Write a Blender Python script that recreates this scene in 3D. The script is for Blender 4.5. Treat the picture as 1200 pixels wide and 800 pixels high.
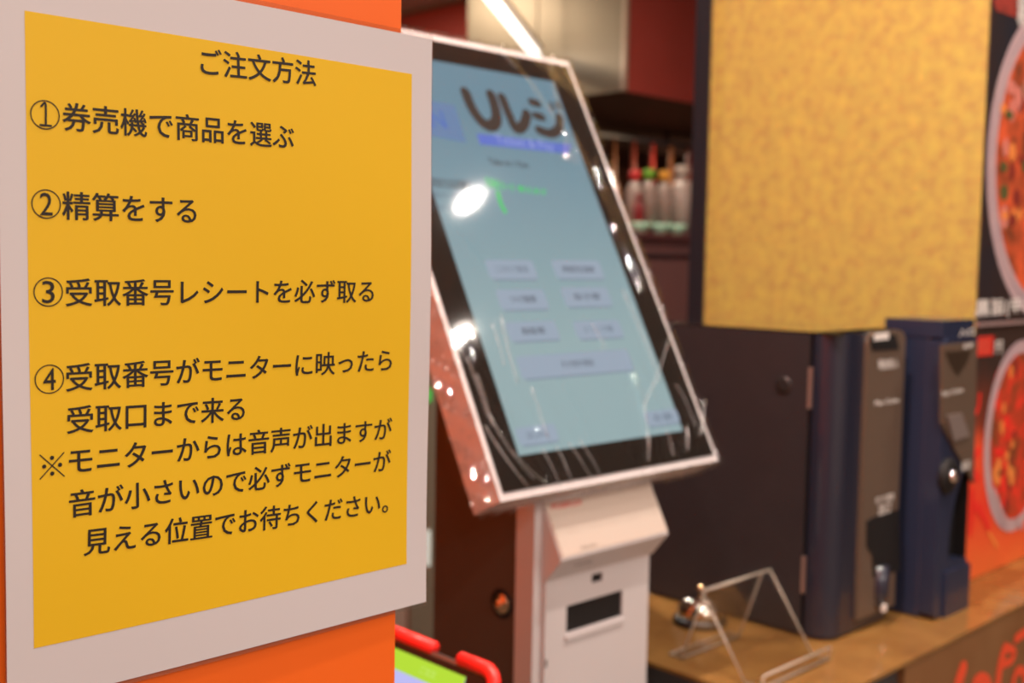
import bpy, bmesh, math, random
from mathutils import Vector, Matrix

for o in list(bpy.data.objects):
    bpy.data.objects.remove(o, do_unlink=True)
random.seed(7)
SC = bpy.context.scene
COL = SC.collection
EYE = 1.35                       # eye height above the floor; Z of every point below is relative to the eye
FPX = 1325.0

# ------------------------------------------------------------------ camera
def _dir(px, py):
    return Vector(((px-600)/FPX, (py-400)/FPX, 1.0)).normalized()
AX = _dir(1960, 328)                                   # world X seen by the camera (x right, y down, z forward)
AZ = -(AX.cross(_dir(-698, 282))).normalized()
if AZ.y > 0: AZ = -AZ
AY = AZ.cross(AX)
ROT = Matrix((AX, AY, AZ))                             # camera vector -> world vector
cam_d = bpy.data.cameras.new('camera')
cam = bpy.data.objects.new('camera', cam_d); COL.objects.link(cam)
r_ = ROT @ Vector((1,0,0)); u_ = ROT @ Vector((0,-1,0)); b_ = ROT @ Vector((0,0,-1))
M = Matrix.Identity(4)
for i in range(3):
    M[i][0] = r_[i]; M[i][1] = u_[i]; M[i][2] = b_[i]
M[2][3] = EYE
cam.matrix_world = M
cam_d.sensor_width = 36; cam_d.lens = FPX/1200*36
cam_d.clip_start = 0.02
cam_d.dof.use_dof = True
cam_d.dof.focus_distance = 0.485
cam_d.dof.aperture_fstop = 9.5
SC.camera = cam

# ------------------------------------------------------------------ world, exposure
w = bpy.data.worlds.new('world'); SC.world = w; w.use_nodes = True
w.node_tree.nodes['Background'].inputs[0].default_value = (1.0, 0.82, 0.70, 1)
w.node_tree.nodes['Background'].inputs[1].default_value = 0.25
SC.view_settings.view_transform = 'Standard'
SC.view_settings.look = 'None'
SC.view_settings.exposure = 0.0
SC.view_settings.gamma = 1.0
SC.view_settings.use_curve_mapping = False
SC.cycles.max_bounces = 10
SC.cycles.transparent_max_bounces = 16
SC.cycles.caustics_reflective = False
SC.cycles.caustics_refractive = False
SC.cycles.sample_clamp_indirect = 6.0

CEIL = 1.45
def area(name, loc, power, size, color=(1,.875,.77), rot=(0,0,0), size_y=None, spread=math.pi):
    d = bpy.data.lights.new(name, 'AREA'); d.energy = power; d.color = color
    if size_y: d.shape = 'RECTANGLE'; d.size = size; d.size_y = size_y
    else: d.shape = 'DISK'; d.size = size
    d.spread = spread
    o = bpy.data.objects.new(name, d); COL.objects.link(o)
    o.location = Vector(loc)+Vector((0,0,EYE)); o.rotation_euler = rot
    return o
LAMPS = [(2.28,.10,10),(2.52,-.43,10),(.9,-1.2,12),(-.2,-1.1,12),(-.75,-.35,10),(1.7,-1.6,12),
         (.45,-2.4,11),(-1.3,-1.8,11),(.98,.12,17),(.64,.66,38),(1.5,2.5,20)]  # closing entries are unseen fills added for gold panel, kiosk side and fridge
for i,(lx,ly,pw) in enumerate(LAMPS):
    area('downlight_lamp', (lx,ly,CEIL-.012), pw, .055)
area('ambient_fill_panel', (-.5,-2.6,CEIL-.03), 30, 1.2, size_y=.3, color=(1,.9,.84))  # unseen soft panels added for ambient light
area('ambient_fill_panel', (1.6,-2.6,CEIL-.03), 30, 1.2, size_y=.3, color=(1,.9,.84))
area('kitchen_fill', (3.0,2.2,CEIL-.03), 24, .5, color=(1,.80,.60))  # unseen warm fills added to light the hood and red cabinet
area('kitchen_fill', (3.1,4.5,CEIL-.03), 22, .5, color=(1,.82,.62))
area('kitchen_fill', (5.8,5.3,CEIL-.03), 35, .5, color=(1,.78,.58))

# ------------------------------------------------------------------ point helpers (Z relative to the eye)
def ray(px,py): return ROT @ Vector(((px-600)/FPX,(py-400)/FPX,1.0))
def onY(px,py,Y): r=ray(px,py); return r*(Y/r.y)
def onX(px,py,X): r=ray(px,py); return r*(X/r.x)
def onZ(px,py,Z): r=ray(px,py); return r*(Z/r.z)

# ------------------------------------------------------------------ materials
MATS = {}
def mat(name, col, rough=.5, metal=0, coat=0, spec=.5, emit=None, es=1, noise=None, bump=None, trans=0, ior=1.45, stretch=(1,1,1), coat_rough=.03):
    """noise=(scale, colour2, contrast) ; bump=(scale, strength, distance)"""
    if name in MATS: return MATS[name]
    m = bpy.data.materials.new(name); m.use_nodes = True; nt = m.node_tree
    b = nt.nodes['Principled BSDF']; I = b.inputs
    I['Base Color'].default_value = (*col,1); I['Roughness'].default_value = rough
    I['Metallic'].default_value = metal; I['Coat Weight'].default_value = coat
    I['Coat Roughness'].default_value = coat_rough; I['Specular IOR Level'].default_value = spec
    I['Transmission Weight'].default_value = trans; I['IOR'].default_value = ior
    if emit is not None:
        I['Emission Color'].default_value = (*emit,1); I['Emission Strength'].default_value = es
    tc = nt.nodes.new('ShaderNodeTexCoord'); mp = nt.nodes.new('ShaderNodeMapping')
    mp.inputs['Scale'].default_value = stretch
    nt.links.new(tc.outputs['Object'], mp.inputs[0])
    if noise:
        n = nt.nodes.new('ShaderNodeTexNoise'); n.inputs['Scale'].default_value = noise[0]; n.inputs['Detail'].default_value = 5
        nt.links.new(mp.outputs[0], n.inputs['Vector'])
        r = nt.nodes.new('ShaderNodeValToRGB'); c = noise[2]
        r.color_ramp.elements[0].position = .5-c; r.color_ramp.elements[1].position = .5+c
        r.color_ramp.elements[0].color = (*col,1); r.color_ramp.elements[1].color = (*noise[1],1)
        nt.links.new(n.outputs['Fac'], r.inputs[0]); nt.links.new(r.outputs[0], I['Base Color'])
    if bump:
        n = nt.nodes.new('ShaderNodeTexNoise'); n.inputs['Scale'].default_value = bump[0]; n.inputs['Detail'].default_value = 3
        nt.links.new(mp.outputs[0], n.inputs['Vector'])
        bp = nt.nodes.new('ShaderNodeBump'); bp.inputs['Strength'].default_value = bump[1]; bp.inputs['Distance'].default_value = bump[2]
        nt.links.new(n.outputs['Fac'], bp.inputs['Height']); nt.links.new(bp.outputs[0], I['Normal'])
        if coat: nt.links.new(bp.outputs[0], I['Coat Normal'])
    MATS[name] = m
    return m

def film(name, tint=(1,1,1), fac=.06, edge=.5, rough=.06, bump=None, stretch=(1,1,1)):
    if name in MATS: return MATS[name]
    m = bpy.data.materials.new(name); m.use_nodes = True; nt = m.node_tree
    nt.nodes.clear()
    out = nt.nodes.new('ShaderNodeOutputMaterial'); mx = nt.nodes.new('ShaderNodeMixShader')
    tr = nt.nodes.new('ShaderNodeBsdfTransparent'); tr.inputs[0].default_value = (*tint,1)
    gl = nt.nodes.new('ShaderNodeBsdfGlossy'); gl.inputs['Roughness'].default_value = rough
    lw = nt.nodes.new('ShaderNodeLayerWeight'); lw.inputs['Blend'].default_value = .35
    mr = nt.nodes.new('ShaderNodeMapRange'); mr.inputs['To Min'].default_value = fac; mr.inputs['To Max'].default_value = edge
    nt.links.new(lw.outputs['Facing'], mr.inputs['Value'])
    nt.links.new(mr.outputs[0], mx.inputs[0]); nt.links.new(tr.outputs[0], mx.inputs[1]); nt.links.new(gl.outputs[0], mx.inputs[2])
    nt.links.new(mx.outputs[0], out.inputs[0])
    if bump:
        tc = nt.nodes.new('ShaderNodeTexCoord'); mp = nt.nodes.new('ShaderNodeMapping'); mp.inputs['Scale'].default_value = stretch
        n = nt.nodes.new('ShaderNodeTexNoise'); n.inputs['Scale'].default_value = bump[0]; n.inputs['Detail'].default_value = 3
        nt.links.new(tc.outputs['Object'], mp.inputs[0]); nt.links.new(mp.outputs[0], n.inputs['Vector'])
        bp = nt.nodes.new('ShaderNodeBump'); bp.inputs['Strength'].default_value = bump[1]; bp.inputs['Distance'].default_value = bump[2]
        nt.links.new(n.outputs['Fac'], bp.inputs['Height']); nt.links.new(bp.outputs[0], gl.inputs['Normal'])
    MATS[name] = m
    return m

orange   = mat('orange_vinyl', (.92,.145,.010), .45, coat=.15)
paper    = mat('laminated_paper', (.64,.585,.60), .6, coat=.55, coat_rough=.12, bump=(9,.25,.004), stretch=(1,1,.35))
yellow   = mat('yellow_print', (.80,.48,.004), .6, coat=.55, coat_rough=.12, bump=(9,.25,.004), stretch=(1,1,.35))
ink      = mat('dark_ink', (.016,.010,.007), .6, coat=.15, coat_rough=.12)
white_p  = mat('white_plastic', (.66,.61,.61), .38)
cream_p  = mat('cream_plastic', (.74,.62,.53), .4)
black_g  = mat('black_glass', (.012,.010,.009), .03, coat=.3)
brown_m  = mat('dark_brown_metal', (.095,.070,.050), .42)
black_m  = mat('black_painted_metal', (.030,.024,.027), .38, noise=(30,(.036,.029,.032),.3))
navy_p   = mat('navy_plastic', (.018,.019,.034), .28, coat=.6)
navy2    = mat('navy_blue_plastic', (.024,.030,.062), .30, coat=.4)
panel_p  = mat('taupe_plastic', (.12,.080,.056), .42)
hole     = mat('dark_recess', (.008,.006,.006), .6)
chrome   = mat('chrome', (.85,.82,.78), .08, 1)
brass    = mat('brass_metal', (.75,.50,.30), .2, 1)
steel    = mat('brushed_steel', (.30,.25,.185), .42, .7, bump=(60,.1,.001), stretch=(1,1,.05))
red_p    = mat('red_rubber', (.95,.025,.018), .4)
label_w  = mat('white_print', (.8,.74,.70), .6)
gold     = mat('gold_chipboard', (.57,.45,.10), .5, noise=(48,(.45,.30,.09),.20), bump=(60,.3,.002), coat=.2)
wood     = mat('counter_laminate', (.31,.155,.043), .22, noise=(16,(.22,.10,.028),.2), coat=.4, bump=(50,.05,.001))
wood_f   = mat('counter_front_laminate', (.26,.125,.050), .3, noise=(8,(.21,.09,.032),.2))
slate    = mat('slate_edge', (.06,.055,.055), .4)
maroon   = mat('maroon_panel', (.17,.080,.085), .4)
redpan   = mat('red_panel', (.38,.060,.050), .35, noise=(3,(.32,.052,.042),.3))
red_b    = mat('bright_red_panel', (.9,.17,.14), .5)
darkk    = mat('dark_kitchen', (.06,.028,.018), .6)
beige    = mat('beige_plaster', (.42,.33,.25), .7)
cream_w  = mat('cream_wall', (.62,.52,.42), .7)
ceil_m   = mat('ceiling_paint', (.55,.50,.46), .8)
floor_m  = mat('floor_tile', (.22,.17,.13), .4, noise=(6,(.17,.13,.10),.3))
trim_d   = mat('dark_trim', (.018,.016,.022), .4)
glassm   = film('clear_acrylic', tint=(.985,.975,.96), fac=.02, edge=.35, rough=.08)
edgem    = mat('acrylic_edge_highlight', (.45,.38,.31), .15, coat=1)
lampm    = mat('lamp_glow', (1,1,1), .5, emit=(1,.93,.84), es=3)

# ------------------------------------------------------------------ object helpers
def link(name, me, material=None, parent=None, smooth=False):
    o = bpy.data.objects.new(name, me); COL.objects.link(o)
    if material is not None: me.materials.append(material)
    if smooth:
        for p in me.polygons: p.use_smooth = True
    if parent is not None:
        o.parent = parent; o.matrix_parent_inverse = parent.matrix_world.inverted()
    return o
def tag(o, label=None, cat=None, group=None, kind=None):
    if label: o['label'] = label
    if cat: o['category'] = cat
    if group: o['group'] = group
    if kind: o['kind'] = kind
    return o
def thing(name, loc, label, cat, group=None, rz=0):
    o = bpy.data.objects.new(name, None); COL.objects.link(o)
    o.location = Vector(loc)+Vector((0,0,EYE)); o.rotation_euler = (0,0,rz); o.empty_display_size = .05
    o.matrix_world = Matrix.Translation(o.location) @ Matrix.Rotation(rz,4,'Z')
    return tag(o, label, cat, group)
def fin(bm, name, material, parent=None, bevel=0, seg=2, smooth=False, raise_eye=True):
    """meshes are given with Z relative to the eye; bring them up to the floor datum"""
    if bevel:
        es = [e for e in bm.edges if len(e.link_faces)==2 and e.calc_face_angle(0)>.5]
        bmesh.ops.bevel(bm, geom=es, offset=bevel, segments=seg, affect='EDGES', profile=.5, clamp_overlap=True)
    bmesh.ops.recalc_face_normals(bm, faces=bm.faces)
    vs = [v.co.copy() for v in bm.verts]
    c = Vector((sum(v.x for v in vs),sum(v.y for v in vs),sum(v.z for v in vs)))/max(1,len(vs))
    for v in bm.verts: v.co -= c
    me = bpy.data.meshes.new(name); bm.to_mesh(me); bm.free()
    o = bpy.data.objects.new(name, me); COL.objects.link(o); me.materials.append(material)
    W = Matrix.Translation(c + (Vector((0,0,EYE)) if raise_eye else Vector((0,0,0))))
    if parent is not None:
        o.parent = parent
        pm = WORLD(parent); o.matrix_basis = pm.inverted() @ W
    else: o.matrix_basis = W
    if smooth:
        for p in me.polygons: p.use_smooth = True
    return o
def WORLD(o):
    m = o.matrix_basis.copy()
    if o.type=='EMPTY' : m = Matrix.Translation(o.location) @ Matrix.Rotation(o.rotation_euler.z,4,'Z')
    p = o.parent
    if p is not None: return WORLD(p) @ m
    return m
def bm_box(a, b, bm=None):
    bm = bm or bmesh.new()
    a=Vector(a); b=Vector(b); vs=[]
    for z in (a.z,b.z):
        for x,y in ((a.x,a.y),(b.x,a.y),(b.x,b.y),(a.x,b.y)): vs.append(bm.verts.new((x,y,z)))
    for f in ((0,3,2,1),(4,5,6,7),(0,1,5,4),(1,2,6,5),(2,3,7,6),(3,0,4,7)): bm.faces.new([vs[i] for i in f])
    return bm
def box(name, a, b, material, parent=None, bevel=0, seg=2): return fin(bm_box(a,b), name, material, parent, bevel, seg)
def bm_prism(pts, off, bm=None):
    """polygon (list of Vector) swept by off"""
    bm = bm or bmesh.new(); off=Vector(off)
    a=[bm.verts.new(p) for p in pts]; b=[bm.verts.new(Vector(p)+off) for p in pts]
    bm.faces.new(a); bm.faces.new(b[::-1])
    n=len(pts)
    for i in range(n): bm.faces.new((a[i],b[i],b[(i+1)%n],a[(i+1)%n]))
    return bm
def prism(name, pts, off, material, parent=None, bevel=0, seg=2): return fin(bm_prism([Vector(p) for p in pts],off), name, material, parent, bevel, seg)
def bm_lathe(prof, c, axis='Z', n=32, bm=None):
    bm = bm or bmesh.new(); c=Vector(c); rings=[]
    for r,h in prof:
        ring=[]
        for i in range(n):
            t=2*math.pi*i/n; x,y=r*math.cos(t), r*math.sin(t)
            if axis=='Z': v=Vector((x,y,h))
            elif axis=='Y': v=Vector((x,-h,y))     # h grows toward -Y
            else: v=Vector((-h,x,y))               # h grows toward -X
            ring.append(bm.verts.new(c+v))
        rings.append(ring)
    for a,b in zip(rings,rings[1:]):
        for i in range(n): bm.faces.new((a[i],a[(i+1)%n],b[(i+1)%n],b[i]))
    bm.faces.new(rings[0][::-1]); bm.faces.new(rings[-1])
    return bm
def lathe(name, prof, c, material, parent=None, axis='Z', n=32, smooth=True): return fin(bm_lathe(prof,c,axis,n), name, material, parent, smooth=smooth)
def bm_tube(pts, r, n=10, bm=None):
    bm = bm or bmesh.new(); pts=[Vector(p) for p in pts]; rings=[]
    for i,p in enumerate(pts):
        d=(pts[min(i+1,len(pts)-1)]-pts[max(i-1,0)]).normalized()
        s=d.cross(Vector((.13,.31,1))).normalized(); t=d.cross(s)
        rings.append([bm.verts.new(p+r*(math.cos(2*math.pi*k/n)*s+math.sin(2*math.pi*k/n)*t)) for k in range(n)])
    for a,b in zip(rings,rings[1:]):
        for i in range(n): bm.faces.new((a[i],a[(i+1)%n],b[(i+1)%n],b[i]))
    bm.faces.new(rings[0][::-1]); bm.faces.new(rings[-1])
    return bm
def bm_sheet_path(pts, wv, t, bm=None):
    """a bent sheet: polyline pts (in one plane), width vector wv, thickness t"""
    bm = bm or bmesh.new(); pts=[Vector(p) for p in pts]; wv=Vector(wv); wn=wv.normalized(); n=len(pts)
    L=[]; 
    for i,p in enumerate(pts):
        d=Vector((0,0,0))
        if i>0: d+=(p-pts[i-1]).normalized()
        if i<n-1: d+=(pts[i+1]-p).normalized()
        nn=wn.cross(d.normalized()).normalized()
        L.append([bm.verts.new(q) for q in (p-nn*t/2, p-nn*t/2+wv, p+nn*t/2+wv, p+nn*t/2)])
    for a,b in zip(L,L[1:]):
        for i in range(4): bm.faces.new((a[i],a[(i+1)%4],b[(i+1)%4],b[i]))
    bm.faces.new(L[0][::-1]); bm.faces.new(L[-1])
    return bm

class Plane:
    """a printed surface: origin, u (right), v (up), n (outward)"""
    def __init__(s,o,u,v): s.o=Vector(o); s.u=Vector(u).normalized(); s.v=Vector(v).normalized(); s.n=s.u.cross(s.v)
    def at(s,u,v,h=0): return s.o+s.u*u+s.v*v+s.n*h
    def uv(s,px,py):
        r=ray(px,py); p=r*(s.o.dot(s.n)/r.dot(s.n)); d=p-s.o; return d.dot(s.u), d.dot(s.v)
    def px(s,u,v):
        c=ROT.transposed() @ s.at(u,v); return 600+FPX*c.x/c.z, 400+FPX*c.y/c.z

def flat(name, P, pts, h, t, material, parent):
    """flat printed patch, outline in plane coordinates"""
    return prism(name, [P.at(a,b,h) for a,b in pts], P.n*t, material, parent)
def flat_px(name, P, pxs, h, t, material, parent): return flat(name,P,[P.uv(*p) for p in pxs],h,t,material,parent)
def rect_pts(u,v,w,hh,r=0):
    if not r: return [(u-w/2,v-hh/2),(u+w/2,v-hh/2),(u+w/2,v+hh/2),(u-w/2,v+hh/2)]
    o=[]
    for cx,cy,a0 in ((u+w/2-r,v-hh/2+r,-90),(u+w/2-r,v+hh/2-r,0),(u-w/2+r,v+hh/2-r,90),(u-w/2+r,v-hh/2+r,180)):
        for k in range(5):
            a=math.radians(a0+k*22.5); o.append((cx+r*math.cos(a),cy+r*math.sin(a)))
    return o
def text(name, s, P, left, right, material, parent, h=.0004, t=.00006, bold=.0, vscale=1.0, height=None, shear=0):
    """lettering whose ink runs from plane point left to plane point right (mid height)"""
    c = bpy.data.curves.new('t','FONT'); c.body=s; c.size=1; c.extrude=0;  c.shear=shear; c.resolution_u=3
    o = bpy.data.objects.new('t',c); COL.objects.link(o)
    dg = bpy.context.evaluated_depsgraph_get(); dg.update()
    me = bpy.data.meshes.new_from_object(o.evaluated_get(dg), depsgraph=dg)
    bpy.data.objects.remove(o); bpy.data.curves.remove(c)
    xs=[v.co.x for v in me.vertices]; ys=[v.co.y for v in me.vertices]
    x0,x1,y0,y1=min(xs),max(xs),min(ys),max(ys)
    d=Vector((right[0]-left[0],right[1]-left[1])); k=d.length/(x1-x0); ky=k*vscale if height is None else height/(y1-y0)
    du=d.normalized()
    bm=bmesh.new(); bm.from_mesh(me); bpy.data.meshes.remove(me); bm.verts.index_update()
    for v in bm.verts:
        a=(v.co.x-x0)*k; b=(v.co.y-(y0+y1)/2)*ky
        v.co=P.at(left[0]+du.x*a-du.y*b, left[1]+du.y*a+du.x*b, h)
    if bold:
        src=bm.copy(); e_=bold*k; n0=0
        for q,(sx_,sy_) in enumerate(((1,0),(-1,0),(0,1),(0,-1),(.7,.7),(-.7,.7),(.7,-.7),(-.7,-.7))):
            vm={v.index:bm.verts.new(v.co+P.u*(e_*sx_)+P.v*(e_*sy_*.6)+P.n*(q+1)*2e-6) for v in src.verts}
            for f in src.faces: bm.faces.new([vm[v.index] for v in f.verts])
        src.free()
    return fin_keep(bm, name, material, parent, P.n)
def fin_keep(bm, name, material, parent, nrm):
    for f in bm.faces:
        f.normal_update()
        if f.normal.dot(nrm)<0: f.normal_flip()
    c=Vector((0,0,0))
    for v in bm.verts: c+=v.co
    c/=max(1,len(bm.verts))
    for v in bm.verts: v.co-=c
    me=bpy.data.meshes.new(name); bm.to_mesh(me); bm.free()
    o=bpy.data.objects.new(name,me); COL.objects.link(o); me.materials.append(material)
    W=Matrix.Translation(c+Vector((0,0,EYE)))
    if parent is not None: o.parent=parent; o.matrix_basis=WORLD(parent).inverted()@W
    else: o.matrix_basis=W
    return o
def text_px(name,s,P,l,r,material,parent,**k): return text(name,s,P,P.uv(*l),P.uv(*r),material,parent,**k)
def strokes(name, P, lines, wd, h, material, parent):
    """round-capped brush strokes; lines = list of lists of plane points, wd width(s)"""
    bm=bmesh.new()
    for li,ln in enumerate(lines):
        ww = wd[li] if isinstance(wd,(list,tuple)) else wd
        pts=[Vector(p) for p in ln]
        # smooth
        if len(pts)>2:
            q=[]
            for i in range(len(pts)-1):
                p0=pts[max(i-1,0)];p1=pts[i];p2=pts[i+1];p3=pts[min(i+2,len(pts)-1)]
                for k in range(6):
                    t=k/6; q.append(.5*((2*p1)+(p2-p0)*t+(2*p0-5*p1+4*p2-p3)*t*t+(3*p1-p0-3*p2+p3)*t**3))
            q.append(pts[-1]); pts=q
        L=[];R=[]
        for i,p in enumerate(pts):
            d=(pts[min(i+1,len(pts)-1)]-pts[max(i-1,0)]).normalized(); n=Vector((-d.y,d.x))
            L.append(p+n*ww/2); R.append(p-n*ww/2)
        d0=(pts[1]-pts[0]).normalized(); d1=(pts[-1]-pts[-2]).normalized()
        def cap(c,d):
            a0=math.atan2(d.y,d.x)
            return [c+Vector((math.cos(a0+a),math.sin(a0+a)))*ww/2 for a in (math.radians(x) for x in (60,30,0,-30,-60))]
        ring = L + cap(pts[-1],d1) + R[::-1] + cap(pts[0],-d0)
        vl=[bm.verts.new(P.at(a.x,a.y,h+li*2e-5)) for a in L]; vr=[bm.verts.new(P.at(a.x,a.y,h+li*2e-5)) for a in R]
        for i in range(len(L)-1): bm.faces.new((vl[i],vr[i],vr[i+1],vl[i+1]))
        for c,d,i in ((pts[-1],d1,-1),(pts[0],-d0,0)):
            cc=[bm.verts.new(P.at(a.x,a.y,h+li*2e-5)) for a in cap(c,d)]
            e0,e1=(vl[i],vr[i]) if i==-1 else (vr[i],vl[i])
            bm.faces.new([e0]+cc+[e1])
    return fin_keep(bm,name,material,parent,P.n)
def strokes_px(name,P,lines,wd,h,material,parent): return strokes(name,P,[[P.uv(*p) for p in l] for l in lines],wd,h,material,parent)

# ================================================================== STRUCTURE
FL=-EYE; CZ=-.5
tag(box('floor',(-3.2,-4.2,FL-.05),(7.6,6.2,FL),floor_m),kind='structure')
tag(box('ceiling',(-3.2,-4.2,CEIL),(7.6,6.2,CEIL+.05),ceil_m),kind='structure')
tag(box('wall_back',(-3.2,6.2,FL),(7.6,6.3,CEIL),mat('kitchen_tile_wall',(.08,.045,.03),.5,noise=(4,(.06,.03,.02),.3))),kind='structure')
tag(box('wall_right',(7.5,-4.2,FL),(7.6,6.2,CEIL),darkk),kind='structure')
tag(box('wall_front',(-3.2,-4.3,FL),(7.6,-4.2,CEIL),cream_w),kind='structure')
tag(box('wall_left',(-3.3,-4.2,FL),(-3.2,6.2,CEIL),mat('orange_wall',(.85,.22,.06),.6)),kind='structure')

# orange pillar that carries the sign
SY=.442
pl=tag(box('orange_pillar',(.02,SY,FL),(.7978*SY,1.32,CEIL),orange,bevel=.0015),kind='structure')
tag(pl,'glossy bright orange square pillar behind the laminated yellow notice','pillar')

# gold panelled pillar
PX0,PY0,PY1=1.7545,.756,1.276
tag(box('wall_right_pillar',(PX0+.004,PY0+.004,CZ+.001),(2.75,PY1,CEIL),darkk),kind='structure')
gp=box('gold_panel',(PX0,PY0+.002,-.5),(PX0+.004,PY1,CEIL),gold); tag(gp,kind='structure')
gp.name='trim_1'
t2=box('trim_2',(PX0-.006,PY1,-.5),(PX0+.05,PY1+.034,CEIL),trim_d,bevel=.002); tag(t2,kind='structure')

# ---------------------------------------------------------------- counter
CZ=-.5; CX0,CY0=1.098,.648
ct=thing('service_counter',(1.9,1.0,FL),'brown wood-grain laminate counter under the two black money machines','counter')
box('worktop',(CX0,CY0,CZ-.005),(3.0,1.285,CZ),wood,ct,bevel=.001)
box('counter_body',(CX0+.001,CY0+.012,FL),(3.0,1.28,CZ-.005),slate,ct)
CF=Plane((CX0,CY0+.012,CZ),(1,0,0),(0,0,1))
fpn=box('front_panel',(onY(1062,790,CY0).x,CY0+.002,FL+.1),(3.0,CY0+.012,CZ-.005),wood_f,ct)
CF=Plane((CX0,CY0+.002,CZ),(1,0,0),(0,0,1))
brush=mat('brush_red',(.82,.085,.030),.5)
for k_,(w_,ln_) in enumerate(((.026,[(1128,784),(1124,796),(1119,815)]),(.022,[(1139,815),(1143,800),(1150,796),(1157,802),(1159,820)]),
   (.020,[(1177,760),(1172,778),(1167,815)]),(.013,[(1178,758),(1188,763),(1185,773),(1175,778)]),(.015,[(1190,788),(1187,798),(1184,818)]),
   (.015,[(1190,748),(1200,741),(1212,738)]),(.015,[(1191,786),(1198,786),(1201,800),(1201,820)]),(.015,[(1205,760),(1225,755)]),(.018,[(1214,740),(1210,800)]))):
    strokes_px('lettering',CF,[ln_],w_,.0006+k_*.0001,brush,fpn)

# ================================================================== SIGN
sg=thing('laminated_notice',(.27,SY-.0045,-.03),'laminated yellow order notice with white border and black Japanese lettering on the orange pillar','sign')
SP=Plane((0,SY-.0035,0),(1,0,0),(0,0,1))
def kk(a): return a*SY
def sheet(name,u0,u1,v0,v1,h,material,parent,curl=0,thick=.0002,hole_=None):
    bm=bmesh.new(); nx,nz=24,32; g=[]
    for j in range(nz+1):
        row=[]
        for i in range(nx+1):
            u=u0+(u1-u0)*i/nx; v=v0+(v1-v0)*j/nz
            row.append(bm.verts.new(SP.at(u,v,h+curlf(u,v))))
        g.append(row)
    for j in range(nz):
        for i in range(nx): bm.faces.new((g[j][i],g[j][i+1],g[j+1][i+1],g[j+1][i]))
    r=bmesh.ops.extrude_face_region(bm,geom=list(bm.faces))
    for v in [e for e in r['geom'] if isinstance(e,bmesh.types.BMVert)]: v.co-=SP.n*thick
    return fin(bm,name,material,parent,smooth=False)
SQ=SY-.0035
SU0,SU1,SV0,SV1=.3640*SQ,.8445*SQ,-.4030*SQ,.2485*SQ
def curlf(u,v):
    a=(u-SU0)/(SU1-SU0); b=(v-SV0)/(SV1-SV0)
    return .0007*math.sin(a*5+b*2.2)*math.sin(b*4.2+.6)+.0004*math.sin(b*9+a*3)
clear=film('laminate_film',fac=.10,edge=.35,rough=.12)
sheet('laminate_border',SU0-.0004,SU1+.0012,SV0-.0022,SV1+.0022,-.0006,clear,sg,thick=.0003)
shp=sheet('paper',SU0,SU1,SV0,SV1,0,paper,sg)
shy=sheet('yellow_field',.3873*SQ,.8150*SQ,-.3525*SQ,.2058*SQ,.00012,yellow,sg,thick=.0001)
LINES=[('ご注文方法',(234,72),(369,86.5)),
 ('券売機で商品を選ぶ',(73,136),(343,161)),
 ('精算をする',(73,240.5),(229,247)),
 ('受取番号レシートを必ず取る',(77,342.5),(437,341)),
 ('受取番号がモニターに映ったら',(77,442.5),(459,421.5)),
 ('受取口まで来る',(78,492),(287,478)),
 ('モニターからは音声が出ますが',(80,540),(460,502)),
 ('音が小さいので必ずモニターが',(80,590.5),(459,539)),
 ('見える位置でお待ちください。',(97,635),(456,588))]
for s,l,r in LINES:
    o=text_px('lettering',s,SP,l,r,ink,sg,h=0,bold=.013)
    for v in o.data.vertices:
        p=WORLD(o)@v.co; v.co.y-=curlf(p.x,p.z-EYE)+.00035

for dg_,cx,cy in (('1',52.5,134.5),('2',54,239),('3',56.5,342),('4',57.5,444)):
    u,v=SP.uv(cx,cy); u1,_=SP.uv(cx+16.5,cy); rr=u1-u; _,v1=SP.uv(cx,cy-16.5); rv=v1-v; hh_=curlf(u,v)+.00040
    strokes('number_ring',SP,[[(u+rr*math.cos(math.radians(a)),v+rv*math.sin(math.radians(a))) for a in range(0,361,20)]],.00045,hh_,ink,sg)
    w2=.0024 if dg_!='1' else .0011
    if dg_=='1':
        strokes('numeral',SP,[[(u-.0014,v+.0031),(u+.0002,v+.0042),(u+.0002,v-.0040)]],.0008,hh_,ink,sg)
        strokes('numeral',SP,[[(u-.0019,v-.0040),(u+.0022,v-.0040)]],.0008,hh_+.00003,ink,sg)
    else: text('lettering',dg_,SP,(u-w2,v),(u+w2,v),ink,sg,h=hh_,height=.0086,bold=.004)
u,v=SP.uv(60,545); hh_=curlf(u,v)+.0004; q_=.0047
strokes('reference_mark',SP,[[(u-q_,v-q_),(u,v),(u+q_,v+q_)]],.00045,hh_,ink,sg)
strokes('reference_mark',SP,[[(u-q_,v+q_),(u,v),(u+q_,v-q_)]],.00045,hh_+.00003,ink,sg)
for a_,b_ in ((0,1),(0,-1),(1,0),(-1,0)):
    flat('reference_dot',SP,[(u+a_*.0031+.00085*math.cos(t_*.6283),v+b_*.0031+.00085*math.sin(t_*.6283)) for t_ in range(10)],hh_,.00003,ink,sg)

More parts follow.
